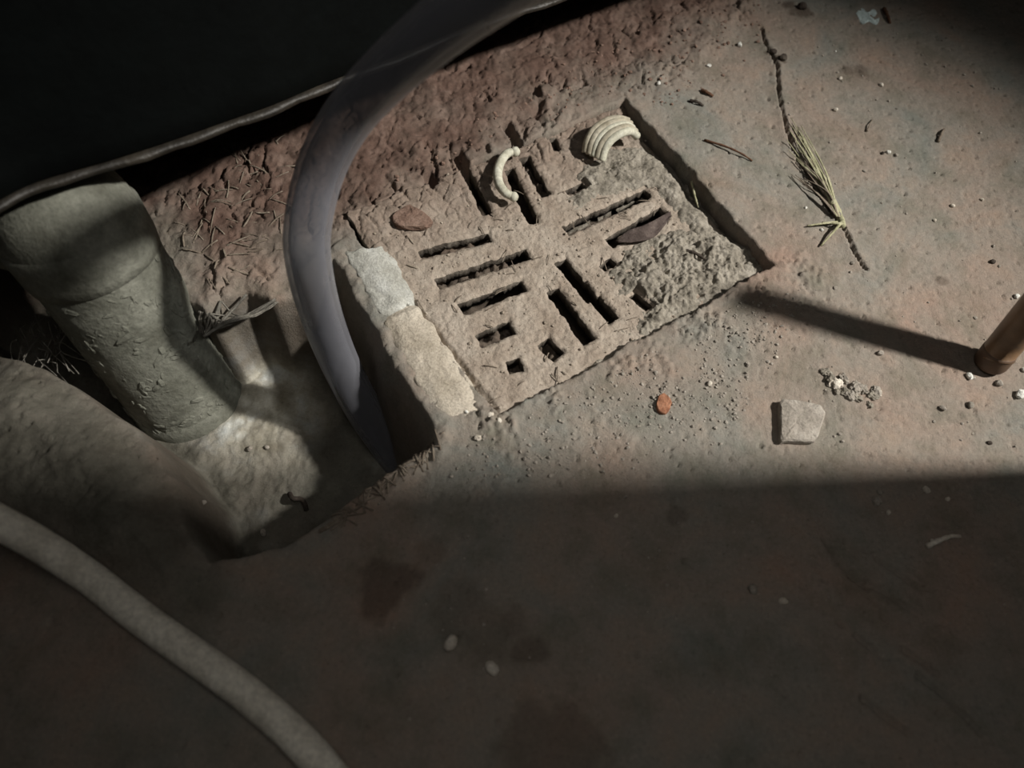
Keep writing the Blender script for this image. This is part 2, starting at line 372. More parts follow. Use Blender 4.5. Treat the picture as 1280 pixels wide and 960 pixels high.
    inpit = np.clip(pit, 0, 1)
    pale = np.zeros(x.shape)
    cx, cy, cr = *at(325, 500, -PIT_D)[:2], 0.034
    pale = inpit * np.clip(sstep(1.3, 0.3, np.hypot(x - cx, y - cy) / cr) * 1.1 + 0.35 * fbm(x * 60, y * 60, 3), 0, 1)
    mudm = np.clip(sstep(-0.006, 0.036, sm + .014 * med) * (0.95 + 0.3 * med), 0, 1) * (1 - inpit * 0.7)
    gry = np.clip(sstep(-.02, .02, so + .01 * med) + inpit * .8, 0, 1)
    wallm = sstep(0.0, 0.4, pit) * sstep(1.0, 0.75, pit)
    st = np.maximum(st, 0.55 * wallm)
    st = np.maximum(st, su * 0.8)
    return h, mudm, pale, st, gry
def Hs(x, y):
    return float(H(np.array([x]), np.array([y]))[0])

# ------------------------------------------------------------------ floor (one continuous slab with the pit and the drain recess)
def axis(lo, hi, step, olo, ohi):
    a = np.arange(lo, hi, step)
    l = lo - np.geomspace(step, lo - olo, 26)[::-1]; r = a[-1] + np.geomspace(step, ohi - a[-1], 26)
    return np.concatenate([l, a, r])
def grid_faces(nx, ny):
    i = np.arange(nx - 1)[None, :]; j = np.arange(ny - 1)[:, None]; a = (j * nx + i).ravel()
    return np.stack([a, a + 1, a + nx + 1, a + nx], 1)
XS = axis(-0.33, 0.275, 0.0008, -1.0, 1.0); YS = axis(-0.232, 0.225, 0.0008, -0.8, 1.0)
gx, gy = np.meshgrid(XS, YS); fx, fy = gx.ravel(), gy.ravel()
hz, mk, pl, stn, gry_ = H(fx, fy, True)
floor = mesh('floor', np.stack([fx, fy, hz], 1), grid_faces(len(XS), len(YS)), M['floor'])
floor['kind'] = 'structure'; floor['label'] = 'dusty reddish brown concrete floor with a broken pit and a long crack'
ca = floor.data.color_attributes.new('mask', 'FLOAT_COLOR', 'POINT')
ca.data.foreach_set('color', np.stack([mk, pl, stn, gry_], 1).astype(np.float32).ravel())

def blocker_box(name, lo, hi, mat):
    (a, b, c), (d, e, f) = lo, hi
    v = [(a, b, c), (d, b, c), (d, e, c), (a, e, c), (a, b, f), (d, b, f), (d, e, f), (a, e, f)]
    o = mesh(name, v, [(0, 3, 2, 1), (4, 5, 6, 7), (0, 1, 5, 4), (1, 2, 6, 5), (2, 3, 7, 6), (3, 0, 4, 7)], mat, None, False); o['kind'] = 'structure'; return o
blocker_box('shadow_blocker_right', (0.262, -0.60, -0.002), (0.280, -0.0900, 0.75), M['wall'])  # unseen panel added so its edge casts the straight shadow across the lower floor

# ------------------------------------------------------------------ drain grate
drain = empty('drain_grate', (*GRATE.mean(0), -0.004))
tag(drain, 'square floor drain grate caked in dust with four fans of slots', 'drain')
QN, QE, QT, QW = [np.array(p) for p in GRATE]
def gz(u, v): return -0.0012 - 0.0050 * u
NU, NV = 290, 250
u_, v_ = np.meshgrid(np.linspace(0, 1, NU), np.linspace(0, 1, NV)); u_, v_ = u_.ravel(), v_.ravel()
def quad(u, v):
    u = u + .010 * fbm(u * 14, v * 14 + 3, 3); v = v + .010 * fbm(u * 14 + 5, v * 14, 3)
    P = ((1 - u) * (1 - v))[:, None] * QN + (u * (1 - v))[:, None] * QE + (u * v)[:, None] * QT + ((1 - u) * v)[:, None] * QW
    c = GRATE.mean(0); return c + (P - c) * 0.966
gp = quad(u_, v_); px_, py_ = gp[:, 0], gp[:, 1]
# ragged outline: push the rim in a little
edge = np.minimum(np.minimum(u_, 1 - u_), np.minimum(v_, 1 - v_))
zz = gz(u_, v_) + 0.0007 * fbm(px_ * 60, py_ * 60, 4) + 0.0009 * fbm(px_ * 230, py_ * 230, 4, .65)
ss = slot_sd(px_ + 0.0010 * fbm(px_ * 190, py_ * 260, 3), py_ + 0.0010 * fbm(px_ * 190 + 5, py_ * 260, 3))
zz -= 0.0010 * sstep(-0.0016, 0.0002, ss)
topm = sstep(0.66, 1.0, v_ + 0.08 * fbm(px_ * 60, py_ * 60, 3))
f1, f2, idn = worley(px_ * 150 + .3 * fbm(px_ * 200, py_ * 200, 3), py_ * 150)
zz += topm * (0.004 * sstep(.7, 1, v_) + 0.0012 * (idn - .5) - .0012 * (1 - sstep(0, .15, f2 - f1)) + 0.0012 * fbm(px_ * 120, py_ * 120, 4))
zz += sstep(.3, .0, u_) * sstep(.55, 1, v_) * 0.002
zz -= 0.0025 * sstep(0.02, 0.0, edge) * sstep(1, .8, v_)
fc = grid_faces(NU, NV); keep = ss[fc].mean(1) < 0; fc = fc[keep]
bv0 = np.sort(np.concatenate([fc[:, [0, 1]], fc[:, [1, 2]], fc[:, [2, 3]], fc[:, [3, 0]]]), 1); kk = bv0[:, 0] * len(gp) + bv0[:, 1]
_, i0, c0 = np.unique(kk, return_index=True, return_counts=True); bi = np.unique(bv0[i0[c0 == 1]]); bi = bi[np.abs(ss[bi]) < .0012]
def sn(x, y): return slot_sd(x + 0.0010 * fbm(x * 190, y * 260, 3), y + 0.0010 * fbm(x * 190 + 5, y * 260, 3))
for _ in range(3):
    bx, by = gp[bi, 0], gp[bi, 1]; q = sn(bx, by); dx = (sn(bx + 1e-4, by) - q) / 1e-4; dy = (sn(bx, by + 1e-4) - q) / 1e-4; g2_ = np.maximum(dx * dx + dy * dy, .5)
    gp[bi, 0] -= np.clip(q * dx / g2_, -.0006, .0006); gp[bi, 1] -= np.clip(q * dy / g2_, -.0006, .0006)
nv = len(gp); TH = 0.0062
V = np.concatenate([np.column_stack([gp, zz]), np.column_stack([gp, gz(u_, v_) - TH])])
e = np.concatenate([fc[:, [0, 1]], fc[:, [1, 2]], fc[:, [2, 3]], fc[:, [3, 0]]])
key = np.sort(e, 1); key = key[:, 0] * nv + key[:, 1]
un, idx, cnt = np.unique(key, return_index=True, return_counts=True); be = e[idx[cnt == 1]]
side = np.stack([be[:, 1], be[:, 0], be[:, 0] + nv, be[:, 1] + nv], 1)
allf = np.concatenate([fc, side, fc[:, ::-1] + nv]); used = np.unique(allf); rem = np.full(2 * nv, -1); rem[used] = np.arange(len(used))
gobj = mesh('grate_plate', V[used], rem[allf], M['grate'], drain); gobj.data.materials.append(M['slot_shade'])
mi = np.zeros(len(allf), np.int32); mi[len(fc):] = 1; gobj.data.polygons.foreach_set('material_index', mi)  # side and underside faces take the painted slot shade
gm = np.concatenate([np.clip(.62 * sstep(.62, 1.05, v_ + .10 * fbm(px_ * 50, py_ * 50, 4)) , 0, 1)] * 2)[used]
gobj.data.color_attributes.new('mask', 'FLOAT_COLOR', 'POINT').data.foreach_set('color', np.stack([gm, gm, gm, np.ones_like(gm)], 1).astype(np.float32).ravel())
def grate_z(x, y):
    d = (gp - np.array([x, y])) ** 2; i = d.sum(1).argmin(); return max(float(zz[i]), float(gz(u_, v_)[i]))

# crusty grey mud lying on the right-hand part of the grate
def mud_patch(name, poly_px, hmax, seed, parent, mat, z0, n=150, keepslots=True):
    P = W2(poly_px, z0); lo, hi = P.min(0) - 0.002, P.max(0) + 0.002
    xs, ys = np.meshgrid(np.linspace(lo[0], hi[0], n), np.linspace(lo[1], hi[1], n)); x, y = xs.ravel(), ys.ravel()
    s = sdf(P, x + 0.004 * fbm(x * 120 + seed, y * 120, 3), y + 0.004 * fbm(x * 120, y * 120 + seed, 3))
    c1, c2, cid = worley(x * 210 + seed, y * 210); d1, d2, did = worley(x * 480 + seed, y * 480)
    hh = hmax * sstep(-0.003, 0.012, s) * (0.45 + 0.35 * np.clip(0.85 - c1, 0, 1) * (0.3 + cid) + 0.2 * np.clip(.8 - d1, 0, 1) * did + 1.2 * fbm(x * 95, y * 95 + seed, 5, .62)) 
    q = hh - 0.0022 * sstep(0.003, -0.004, s)
    if keepslots: q = np.minimum(q, hmax - .014 * sstep(-0.0022, 0.0004, slot_sd(x, y)))
    z = z0 + q + 0.0005 * fbm(x * 500, y * 500, 3)
    f = grid_faces(n, n); f = f[(s[f] > -0.004).any(1)]
    if keepslots: f = f[(slot_sd(x, y)[f] < 0.0002).all(1)]
    used = np.unique(f); r = np.full(len(x), -1); r[used] = np.arange(len(used))
    return mesh(name, np.column_stack([x, y, z])[used], r[f], mat, parent)
mud_patch('mud_crust', [(745, 335), (775, 318), (800, 296), (850, 285), (905, 292), (945, 310), (955, 340), (900, 375), (840, 415), (790, 440), (765, 420), (790, 395), (770, 370)], 0.0050, 3, drain, M['mud'], -0.0052, 190)['kind'] = 'stuff'
mud_patch('mud_crust', [(730, 205), (760, 185), (800, 185), (835, 205), (862, 245), (905, 300), (870, 300), (845, 262), (820, 232), (775, 238), (715, 268), (705, 245)], 0.0036, 9, drain, M['mud'], -0.0048, 170)['kind'] = 'stuff'
mud_patch('mud_crust', [(700, 480), (760, 440), (830, 405), (930, 355), (960, 350), (900, 395), (820, 440), (740, 478), (690, 500)], 0.0030, 15, drain, M['mud'], -0.0038, 150)['kind'] = 'stuff'

# mortar strip between grate and pit (two broken lengths)
def strip(left, right, name, mat, seed):
    Lp = catmull([at(x, y, 0.001) for x, y in left], 14); Rp = catmull([at(x, y, 0.001) for x, y in right], 14)
    n = len(Lp); prof = [(0.00, -0.014), (0.0, -0.004), (0.03, -0.001), (0.10, 0.0004), (.3, .0012), (.5, .0014), (.7, .0012), (.9, .0002), (1.0, -0.001), (1.0, -0.006)]
    prof = [prof[0], prof[1]] + [(p, np.interp(p, [q[0] for q in prof[1:9]], [q[1] for q in prof[1:9]])) for p in np.linspace(0.02, .98, 22)] + prof[8:]
    v = []
    for i in range(n):
        for (p, z) in prof:
            q = Lp[i] * (1 - p) + Rp[i] * p; v.append((q[0], q[1], 0.0006 + z - .0022 * max(0, 1 - min(i, n - 1 - i) / 3)))
    v = np.array(v); jit = fbm(v[:, 0] * 180 + seed, v[:, 1] * 180, 4, .6); v[:, 2] += 0.0009 * jit
    v[:, :2] += 0.0016 * np.stack([fbm(v[:, 0] * 150, v[:, 1] * 150 + v[:, 2] * 90, 3), fbm(v[:, 0] * 150 + 7, v[:, 1] * 150 + v[:, 2] * 90, 3)], 1)
    k = len(prof); f = [(i * k + j, i * k + j + 1, (i + 1) * k + j + 1, (i + 1) * k + j) for i in range(n - 1) for j in range(k - 1)]
    f += [tuple(range(k)), tuple(range(n * k - 1, (n - 1) * k - 1, -1))]
    o = mesh(name, v, f, mat, drain); return o
strip([(424, 312), (440, 340), (458, 372), (475, 398)], [(481, 304), (492, 322), (506, 350), (519, 377)], 'mortar_strip', M['curb_pale'], 1)['label'] = 'whiter upper length of mortar strip'
strip([(473, 396), (492, 435), (515, 475), (542, 526)], [(518, 375), (544, 411), (578, 461), (613, 514)], 'mortar_strip', M['curb'], 5)

# ------------------------------------------------------------------ black appliance over the top left
app = empty('black_appliance', at(300, 120, 0.064))
tag(app, 'black plastic appliance body overhanging the top left, its lower edge lit', 'appliance')
Z0 = 0.076
edge_px = [(-160, 345), (-60, 302), (0, 270), (60, 240), (150, 213), (220, 190), (300, 161), (350, 143), (410, 117), (500, 82), (590, 44), (680, 12), (760, -14), (900, -62), (960, -82)]
base = catmull([at(x, y, Z0 - .030 * min(max(x, 0) / 760, 1.1)) for x, y in edge_px], 4)
nrm = np.array([base[-1][1] - base[0][1], -(base[-1][0] - base[0][0]), 0]); nrm /= np.linalg.norm(nrm); back = -nrm if nrm[1] < 0 else nrm
def sweep(profile, name, mat, wob=0.0):
    v = []
    for i, b in enumerate(base):
        for (o_, z_) in profile: v.append(b + back * o_ + np.array([0, 0, z_]))
    v = np.array(v)
    if wob: v += back * (wob * fbm(v[:, 0] * 60, v[:, 1] * 60 + v[:, 2] * 30, 3))[:, None]
    k = len(profile); n = len(base)
    f = [(i * k + j, (i + 1) * k + j, (i + 1) * k + (j + 1) % k, i * k + (j + 1) % k) for i in range(n - 1) for j in range(k)]
    f += [tuple(range(k)), tuple(range(n * k - 1, (n - 1) * k - 1, -1))]
    return mesh(name, v, f, mat, app)
sweep([(0.0030, 0.0026), (0.0012, 0.0045), (0.0008, 0.012), (0.0, 0.38), (0.004, 0.395), (0.02, 0.40), (0.45, 0.40), (0.45, 0.002), (0.014, 0.002), (0.010, 0.0026)], 'body', M['black'])
sweep([(0.000, 0.0014), (0.0004, 0.0004), (0.0012, 0.0), (0.005, 0.0), (0.014, 0.001), (0.0145, 0.0024), (0.004, 0.0032), (0.0018, 0.0030), (0.0004, 0.0024)], 'bottom_rim', M['rim'], 0.0016)

# ------------------------------------------------------------------ hoses, pipe, post
hp = catmull([atd(*p) for p in [(516, 606, .346), (489, 562, .339), (457, 515, .330), (427, 458, .318), (402, 395, .291), (386, 330, .265), (385, 280, .258), (401, 212, .252), (434, 148, .238), (484, 92, .220), (548, 36, .200), (622, -18, .180), (720, -85, .160), (860, -170, .14), (1050, -230, .125)]], 10)
def hollow(name, path, ro, ri, mat, seg=36):
    a, fa = tube_vf(path, ro, seg, False); b, fb = tube_vf(path, ri, seg, False); n = len(a)
    fb = [tuple(i + n for i in reversed(q)) for q in fb]; last = n - seg
    ends = [(k, k + n, (k + 1) % seg + n, (k + 1) % seg) for k in range(seg)] + [(last + (k + 1) % seg, last + (k + 1) % seg + n, last + k + n, last + k) for k in range(seg)]
    return mesh(name, a + b, fa + fb + ends, mat)
tag(hollow('clear_hose', hp, 0.0082, 0.0062, M['hose']), 'translucent grey plastic hose curving down into the floor pit', 'hose')

bp = catmull([atd(*p) for p in [(-520, 400, .20), (-300, 500, .212), (-120, 590, .225), (-40, 633, .234), (40, 675, .243), (110, 720, .252), (200, 784, .262), (280, 838, .266), (345, 884, .266), (405, 935, .2655), (455, 992, .264), (500, 1060, .262), (560, 1200, .262), (600, 1400, .262)]], 8)
bz = H(bp[:, 0], bp[:, 1]); bp[:, 2] = np.maximum(bp[:, 2], bz + 0.0054)
tag(tube('beige_hose', bp, 0.0054, M['beige'], None, 24), 'beige hose crossing the dark floor at the bottom left corner', 'hose')

pipe = empty('waste_pipe', atd(243, 505, .36)); tag(pipe, 'dusty grey plastic waste pipe slanting down into the pit', 'pipe')
pa, pb = atd(238, 500, .358), atd(112, 316, .290); ax = pb - pa; Lp = np.linalg.norm(ax); ax /= Lp
def lathe(name, prof, mat, seg=56, jit=0.0):          # prof: (distance along the axis, radius)
    s = np.cross(ax, [0, 0, 1.0]); s /= np.linalg.norm(s); t = np.cross(ax, s); v = []
    for d, r in prof:
        for k in range(seg):
            a = 2 * math.pi * k / seg; v.append(pa + ax * d + r * (math.cos(a) * s + math.sin(a) * t))
    v = np.array(v)
    if jit:
        c = pa + np.outer((v - pa) @ ax, ax); q = v - c; l = np.linalg.norm(q, axis=1)[:, None] + 1e-9
        n_ = fbm(v[:, 0] * 130 + v[:, 2] * 60, v[:, 1] * 130, 4, .6) + .5 * np.clip(fbm(v[:, 0] * 90, v[:, 1] * 90 + v[:, 2] * 70, 3), 0, 1)
        v = v + q / l * (jit * n_)[:, None]
    f = [(i * seg + k, i * seg + (k + 1) % seg, (i + 1) * seg + (k + 1) % seg, (i + 1) * seg + k) for i in range(len(prof) - 1) for k in range(seg)]
    return mesh(name, v, f, mat, pipe)
RP = 0.0252
lathe('pipe_tube', [(0.004, RP - .003), (0.004, RP)] + [(d, RP) for d in np.linspace(0.006, Lp + .004, 60)], M['pipe'], 96, 0.0005)
lathe('end_rim', [(0.004, RP - .0035), (-0.003, RP - .0035), (-.0045, RP - .0025), (-0.005, RP - .0010), (-.003, RP + .0004), (0.000, RP + .0010), (.004, RP + .0012), (.0065, RP + .0008), (.008, RP - .0004)], M['pipe'], 64, .0002)
lathe('collar', [(Lp - .004, RP - .0005), (Lp - .0035, RP + .0008), (Lp + .001, RP + .0014), (Lp + .010, RP + .0016), (Lp + .015, RP + .0016), (Lp + .016, RP)], M['pipe'], 64, .0003)
el = catmull([pa + ax * Lp, pa + ax * (Lp + .012), pa + ax * (Lp + .020) + np.array([-.008, .004, -.006]), pa + ax * (Lp + .020) + np.array([-.04, .016, -.014]), pa + ax * (Lp + .020) + np.array([-.14, .05, -.02])], 8)
tube('elbow', el, RP + .001, M['pipe'], pipe, 48)

dv, df = [], []; v0_, f0_ = ico(); sx_ = np.cross(ax, [0, 0, 1.0]); sx_ /= np.linalg.norm(sx_); tx_ = np.cross(sx_, ax)
for i in range(800):
    d = Lp * rng.random() ** 1.7; a = rng.uniform(-.2, 3.0) if i % 3 else rng.normal(1.2, .5)
    if fbm(np.array([d * 70.0]), np.array([a * 1.6]), 3)[0] < -.02: continue
    n_ = math.cos(a) * sx_ * np.sign(sx_[0]) + math.sin(a) * tx_ * np.sign(tx_[2]); c = pa + ax * d + n_ * RP
    r = .0005 + .0014 * rng.random() ** 3; st_ = rng.normal(0, 1, 3); st_ -= n_ * (st_ @ n_); st_ /= np.linalg.norm(st_)
    q = v0_ * r * rng.uniform(.7, 1.2, (12, 1)); q = q + np.outer(q @ st_, st_) * rng.uniform(.3, 2.2) - np.outer(q @ n_, n_) * .5
    df += [tuple(k + len(dv) for k in f) for f in f0_]; dv += list(q + c)
mesh('dirt_crust', dv, df, M['pipe'], pipe, False)['kind'] = 'stuff'
pbz = at(1236, 456, 0.0); pz = Hs(pbz[0], pbz[1])
post = empty('bronze_post', (pbz[0], pbz[1], pz)); tag(post, 'round bronze brown post standing on the floor at the right edge', 'post')
lean = np.array([0.0, 0.19, 1.0])
tube('tube', [(pbz[0], pbz[1], pz + .006)] + [np.array([pbz[0], pbz[1], pz]) + lean * k for k in np.linspace(.008, .112, 12)], 0.0066, M['post'], post, 32)
cp = [(0.0000, .0046), (.0008, .0062), (.0022, .0067), (.005, .0068), (.0085, .0068), (.0095, .0066)]
tube('foot_cap', [np.array([pbz[0], pbz[1], pz]) + lean * d for d, r in cp], [r for d, r in cp], M['postcap'], post, 32)

# ------------------------------------------------------------------ curled pieces on the grate
lc = [(643, 190), (634, 192), (626, 202), (622, 216), (624, 230), (632, 241), (642, 246)]
zc = [.0035, .004, .0045, .0045, .004, .003, .002]
lp_ = catmull([at(x, y, z) for (x, y), z in zip(lc, zc)], 6); n = len(lp_)
larva = empty('curled_scrap', at(632, 218, -0.002)); tag(larva, 'small cream C-shaped curl lying across a slot of the grate', 'scrap')
tube('curl', lp_, [0.0023 * (0.82 + 0.18 * math.sin(math.pi * i / (n - 1))) * (1 + .03 * math.sin(i * 2.1)) for i in range(n)], M['shell'], larva, 18)
def blob(name, c, r, mat, parent=None, rough=0.12, sub=2, sc=(1, 1, 1), smooth=True, seed=0, rz=0.0):
    v, f = ico()
    for _ in range(sub): v, f = subdiv(v, f)
    q = np.array(v); nn = fbm(q[:, 0] * 1.6 + seed * 3.1, q[:, 1] * 1.6 + q[:, 2] * 1.3 + seed, 3)
    q = q * (1 + rough * 1.8 * nn)[:, None] * np.array(sc)
    cz, sz = math.cos(rz), math.sin(rz); q = np.stack([q[:, 0] * cz - q[:, 1] * sz, q[:, 0] * sz + q[:, 1] * cz, q[:, 2]], 1)
    return mesh(name, np.asarray(c) + q * r, f, mat, parent, smooth)
blob('end_knob', lp_[0] + np.array([.0004, .0002, 0]), 0.0025, M['shell'], larva, .05)
blob('end_knob', lp_[-1], 0.0024, M['shell'], larva, .05)
ring = empty('ribbed_arch', at(765, 175, -0.002)); tag(ring, 'ribbed cream and grey half ring arched on the mud by the grate corner', 'scrap')
bk = [(732, 191, -.001), (735, 176, .003), (743, 162, .006), (758, 152, .0075), (773, 149, .007), (785, 152, .005)]
fr = [(752, 201, -.001), (756, 187, .003), (764, 175, .006), (776, 167, .0075), (788, 164, .006), (796, 170, .001)]
for k in range(5):
    t = k / 4
    P = catmull([at(a[0] * (1 - t) + b[0] * t, a[1] * (1 - t) + b[1] * t, a[2] * (1 - t) + b[2] * t) for a, b in zip(bk, fr)], 6)
    o = tube('rib', P, 0.0023 if k % 2 else 0.0021, M['shell'] if k in (2, 4) else M['shellgrey'], ring, 14)

# dry leaf, chips, twigs on the grate and floor
def leaf(name, pts, mat, zs, parent=None, thick=0.0004):
    L_ = catmull([at(x, y, z) for (x, y), z in zip(pts[0], zs[0])], 8); R_ = catmull([at(x, y, z) for (x, y), z in zip(pts[1], zs[1])], 8)
    n = len(L_); v = []
    for t in (0, .25, .5, .75, 1):
        for i in range(n): v.append(L_[i] * (1 - t) + R_[i] * t + np.array([0, 0, -0.0012 * math.sin(math.pi * t)]))
    v = np.array(v); v[:, 2] += .0004 * fbm(v[:, 0] * 300, v[:, 1] * 300, 3); m_ = len(v)
    f = [(j * n + i, j * n + i + 1, (j + 1) * n + i + 1, (j + 1) * n + i) for j in range(4) for i in range(n - 1)]
    o = mesh(name, v, f, mat, parent); md = o.modifiers.new('thickness', 'SOLIDIFY'); md.thickness = thick; return o
tag(leaf('dry_leaf', ([(772, 300), (785, 288), (808, 280), (838, 264)], [(775, 303), (792, 303), (818, 296), (840, 270)]), M['leaf'], ([-.002, .001, .0015, -.001], [-.003, -.002, -.001, -.001])), 'curled dark brown dry leaf stuck in a slot of the grate', 'leaf')

def on_floor(px, py, lift=0.0):
    p = at(px, py, 0.0)
    for _ in range(4):
        z = max(Hs(p[0], p[1]), -0.02)
        if sdf(GRATE, np.array([p[0]]), np.array([p[1]]))[0] > 0.002: z = grate_z(p[0], p[1])
        p = at(px, py, z)
    return p + np.array([0, 0, lift])
def slab(name, poly, th, mat, parent=None, rough=.0006, lift=0.0):
    c = np.mean([on_floor(*p) for p in poly], 0); base_ = np.array([on_floor(*p) for p in poly]); n = len(poly)
    P = catmull(list(base_) + [base_[0]], 3)[:-1]; n = len(P); v = []
    zb = base_[:, 2].min() - .0003 + lift
    for s_, z in ((1.0, 0), (1.02, th * .5), (1.0, th * .88), (.93, th), (.6, th * 1.04), (.25, th * 1.05)):
        for p in P: v.append((c[0] + (p[0] - c[0]) * s_, c[1] + (p[1] - c[1]) * s_, zb + z))
    v = np.array(v); v[n:, 2] += rough * fbm(v[n:, 0] * 300, v[n:, 1] * 300, 3); v[:, :2] += rough * np.stack([fbm(v[:, 0] * 400 + v[:, 2] * 300, v[:, 1] * 400, 3), fbm(v[:, 0] * 400, v[:, 1] * 400 + v[:, 2] * 300, 3)], 1)
    f = [(i * n + k, i * n + (k + 1) % n, (i + 1) * n + (k + 1) % n, (i + 1) * n + k) for i in range(5) for k in range(n)] + [tuple(range(5 * n, 6 * n)), tuple(range(n - 1, -1, -1))]
    return mesh(name, v, f, mat, parent, False)
tag(slab('stone_chip', [(972, 512), (973, 505), (980, 503), (1010, 508), (1024, 514), (1027, 522), (1019, 549), (1012, 555), (980, 555), (973, 551)], 0.0044, M['stone'], None, .0007), 'squarish grey stone chip lying alone on the lit floor', 'stone')
tag(slab('bark_chip', [(490, 272), (508, 258), (522, 264), (541, 284), (526, 290), (498, 286)], 0.0028, M['bark'], None, .001, .002), 'reddish brown chip on the mud at the grate left corner', 'chip')
tag(slab('clay_chip', [(822, 497), (829, 494), (838, 501), (836, 514), (828, 519), (820, 512)], 0.0022, M['orange'], None, .0006), 'bright orange clay chip on the floor below the drain', 'chip')
tag(slab('paint_flake', [(1070, 17), (1077, 10), (1084, 15), (1093, 12), (1099, 23), (1095, 31), (1086, 27), (1077, 30)], 0.0007, M['bluechip'], None, .0008), 'pale blue paint flake on the floor near the top edge', 'flake')

clod = empty('dirt_clod', on_floor(1066, 486)); tag(clod, 'loose clod of pale grit between the post and the stone chip', 'clod')
for i, (x, y, r, mt) in enumerate([(1033, 468, 2.0, 'mud'), (1040, 474, 2.6, 'mud'), (1047, 480, 3.4, 'pebble'), (1055, 477, 2.4, 'stone'), (1057, 488, 2.6, 'mud'), (1063, 494, 2.2, 'stone'), (1069, 486, 2.6, 'stone'), (1074, 496, 2.2, 'mud'), (1081, 490, 2.3, 'stone'), (1088, 497, 2.2, 'mud'), (1094, 490, 2.4, 'stone'), (1100, 494, 1.8, 'pebble'), (1045, 490, 1.7, 'mud'), (1037, 482, 1.6, 'stone'), (1085, 505, 1.6, 'mud')]):
    r = r * .00085; blob('lump', on_floor(x + random.uniform(-3, 3), y + random.uniform(-3, 3), r * .2), r * random.uniform(.8, 1.25), M[mt], clod, .4, 2, (1.25, .95, .75), False, i, i * 1.7)

PEB = [((966, 66), 5.0, 'dark', 'larger dark clod sitting on the crack near its top end'), ((978, 74), 6.5, 'dark', 'broad dark clod just right of the crack near its top end'), ((1002, 10), 7.0, 'dark', 'dark clod at the top edge left of the blue flake'), ((1050, 99), 3.2, 'pebble', 'pale pebble on the right floor, lower left of the nearest two'), ((1101, 107), 3.4, 'pebble', 'rightmost of the four pale pebbles above the grass tuft'),
       ((1044, 138), 3.2, 'pebble', 'lowest of the four pale pebbles above the grass tuft'), ((1044, 65), 2.0, 'flake', 'smallest and uppermost of the four pale pebbles above the grass tuft'),
       ((1110, 191), 3.0, 'flake', 'white pebble beside a dark crumb, right of the grass tuft'), ((1103, 192), 2.4, 'dark', 'dark crumb touching the white pebble right of the grass tuft'), ((1120, 194), 2.2, 'stone', 'grey crumb just right of a white pebble near the grass tuft'),
       ((1007, 260), 1.8, 'flake', 'white speck left of the straw tuft base'), ((1027, 288), 2.2, 'flake', 'white pebble between the two bottom straws of the tuft'),
       ((1190, 258), 3.0, 'pebble', 'pale pebble on the right floor above the post'), ((1168, 276), 2.2, 'pebble', 'small pale pebble left of the one above the post'), ((1227, 250), 2.2, 'pebble', 'pale pebble at upper right of the post shadow'),
       ((1270, 371), 3.4, 'flake', 'white pebble at the right edge just above the post'), ((1211, 471), 4.0, 'flake', 'white pebble touching the left of the post foot'), ((1248, 480), 4.2, 'stone', 'grey stone just below the post foot'),
       ((1212, 507), 4.0, 'stone', 'grey pebble below the post with a long shadow'), ((1178, 511), 3.4, 'stone', 'brown grey pebble left of the grey one below the post'), ((1274, 494), 5.5, 'flake', 'largest white pebble on the right edge under the post'),
       ((1279, 463), 3.0, 'flake', 'white pebble cut by the right edge beside the post foot'), ((1100, 442), 3.6, 'stone', 'grey pebble on the lower side of the post shadow'), ((934, 456), 3.0, 'stone', 'grey pebble between the drain corner and the stone chip'), ((970, 447), 2.2, 'pebble', 'small pale pebble right of the drain, above the stone chip'),
       ((887, 480), 3.0, 'pebble', 'pale pebble among the crumbs below the drain corner'), ((885, 405), 3.2, 'mud', 'dark clump at the edge of the drain, far right side'), ((1240, 328), 3.4, 'dark', 'dark pebble on the right floor above the post shadow'),
       ((924, 57), 4.0, 'flake', 'white angular chip on the mud left of the crack top'), ((886, 83), 3.0, 'flake', 'pale crumb on the mud at the top right of the drain'), ((823, 105), 3.2, 'flake', 'pale twin crumb above the drain top corner'),
       ((583, 515), 2.0, 'flake', 'white speck at the lower end of the mortar strip'), ((613, 519), 3.6, 'pebble', 'round pale pebble at the bottom corner of the grate'), ((624, 526), 3.0, 'pebble', 'second pale pebble at the bottom corner of the grate'),
       ((597, 548), 3.6, 'pebble', 'pale pebble between mortar strip and floor'), ((1095, 627), 5.0, 'stone', 'largest pale chip in the shadow below the stone chip'), ((1099, 616), 3.0, 'stone', 'small chip above the largest chip in the shadow'), ((1110, 641), 2.6, 'pebble', 'small pale crumb below the largest chip in the shadow'),
       ((1157, 613), 3.6, 'pebble', 'pale chip in shadow below the post, near the shadow line'), ((1184, 624), 2.4, 'pebble', 'pale speck right of the chip under the shadow line'), ((940, 737), 5.0, 'stone', 'pale rounded chip in the dark floor, lower right'), ((978, 752), 4.0, 'pebble', 'pale chip right of the rounded chip in the dark floor'),
       ((564, 804), 7.0, 'pebble', 'largest pale chip on the dark floor at bottom centre'), ((615, 836), 6.5, 'pebble', 'long pale chip below the largest chip at bottom centre'), ((770, 645), 2.2, 'pebble', 'single pale speck in the shadow below the drain'),
       ((1165, 677), 2.4, 'pebble', 'pale speck near the pale twig in the shadow'), ((1236, 554), 2.6, 'dark', 'dark crumb on the lit floor below the post'), ((1216, 543), 2.6, 'pebble', 'pale crumb on the lit floor well below the post'),
       ((334, 560), 3.2, 'stone', 'grey pebble on the pit bottom right of the pipe end'), ((313, 562), 3.6, 'stone', 'greyish lump on the pit bottom by the pipe end'), ((330, 667), 4.0, 'stone', 'grey pebble in the near corner of the pit'), ((285, 660), 3.0, 'stone', 'small grey pebble at the near left of the pit')]
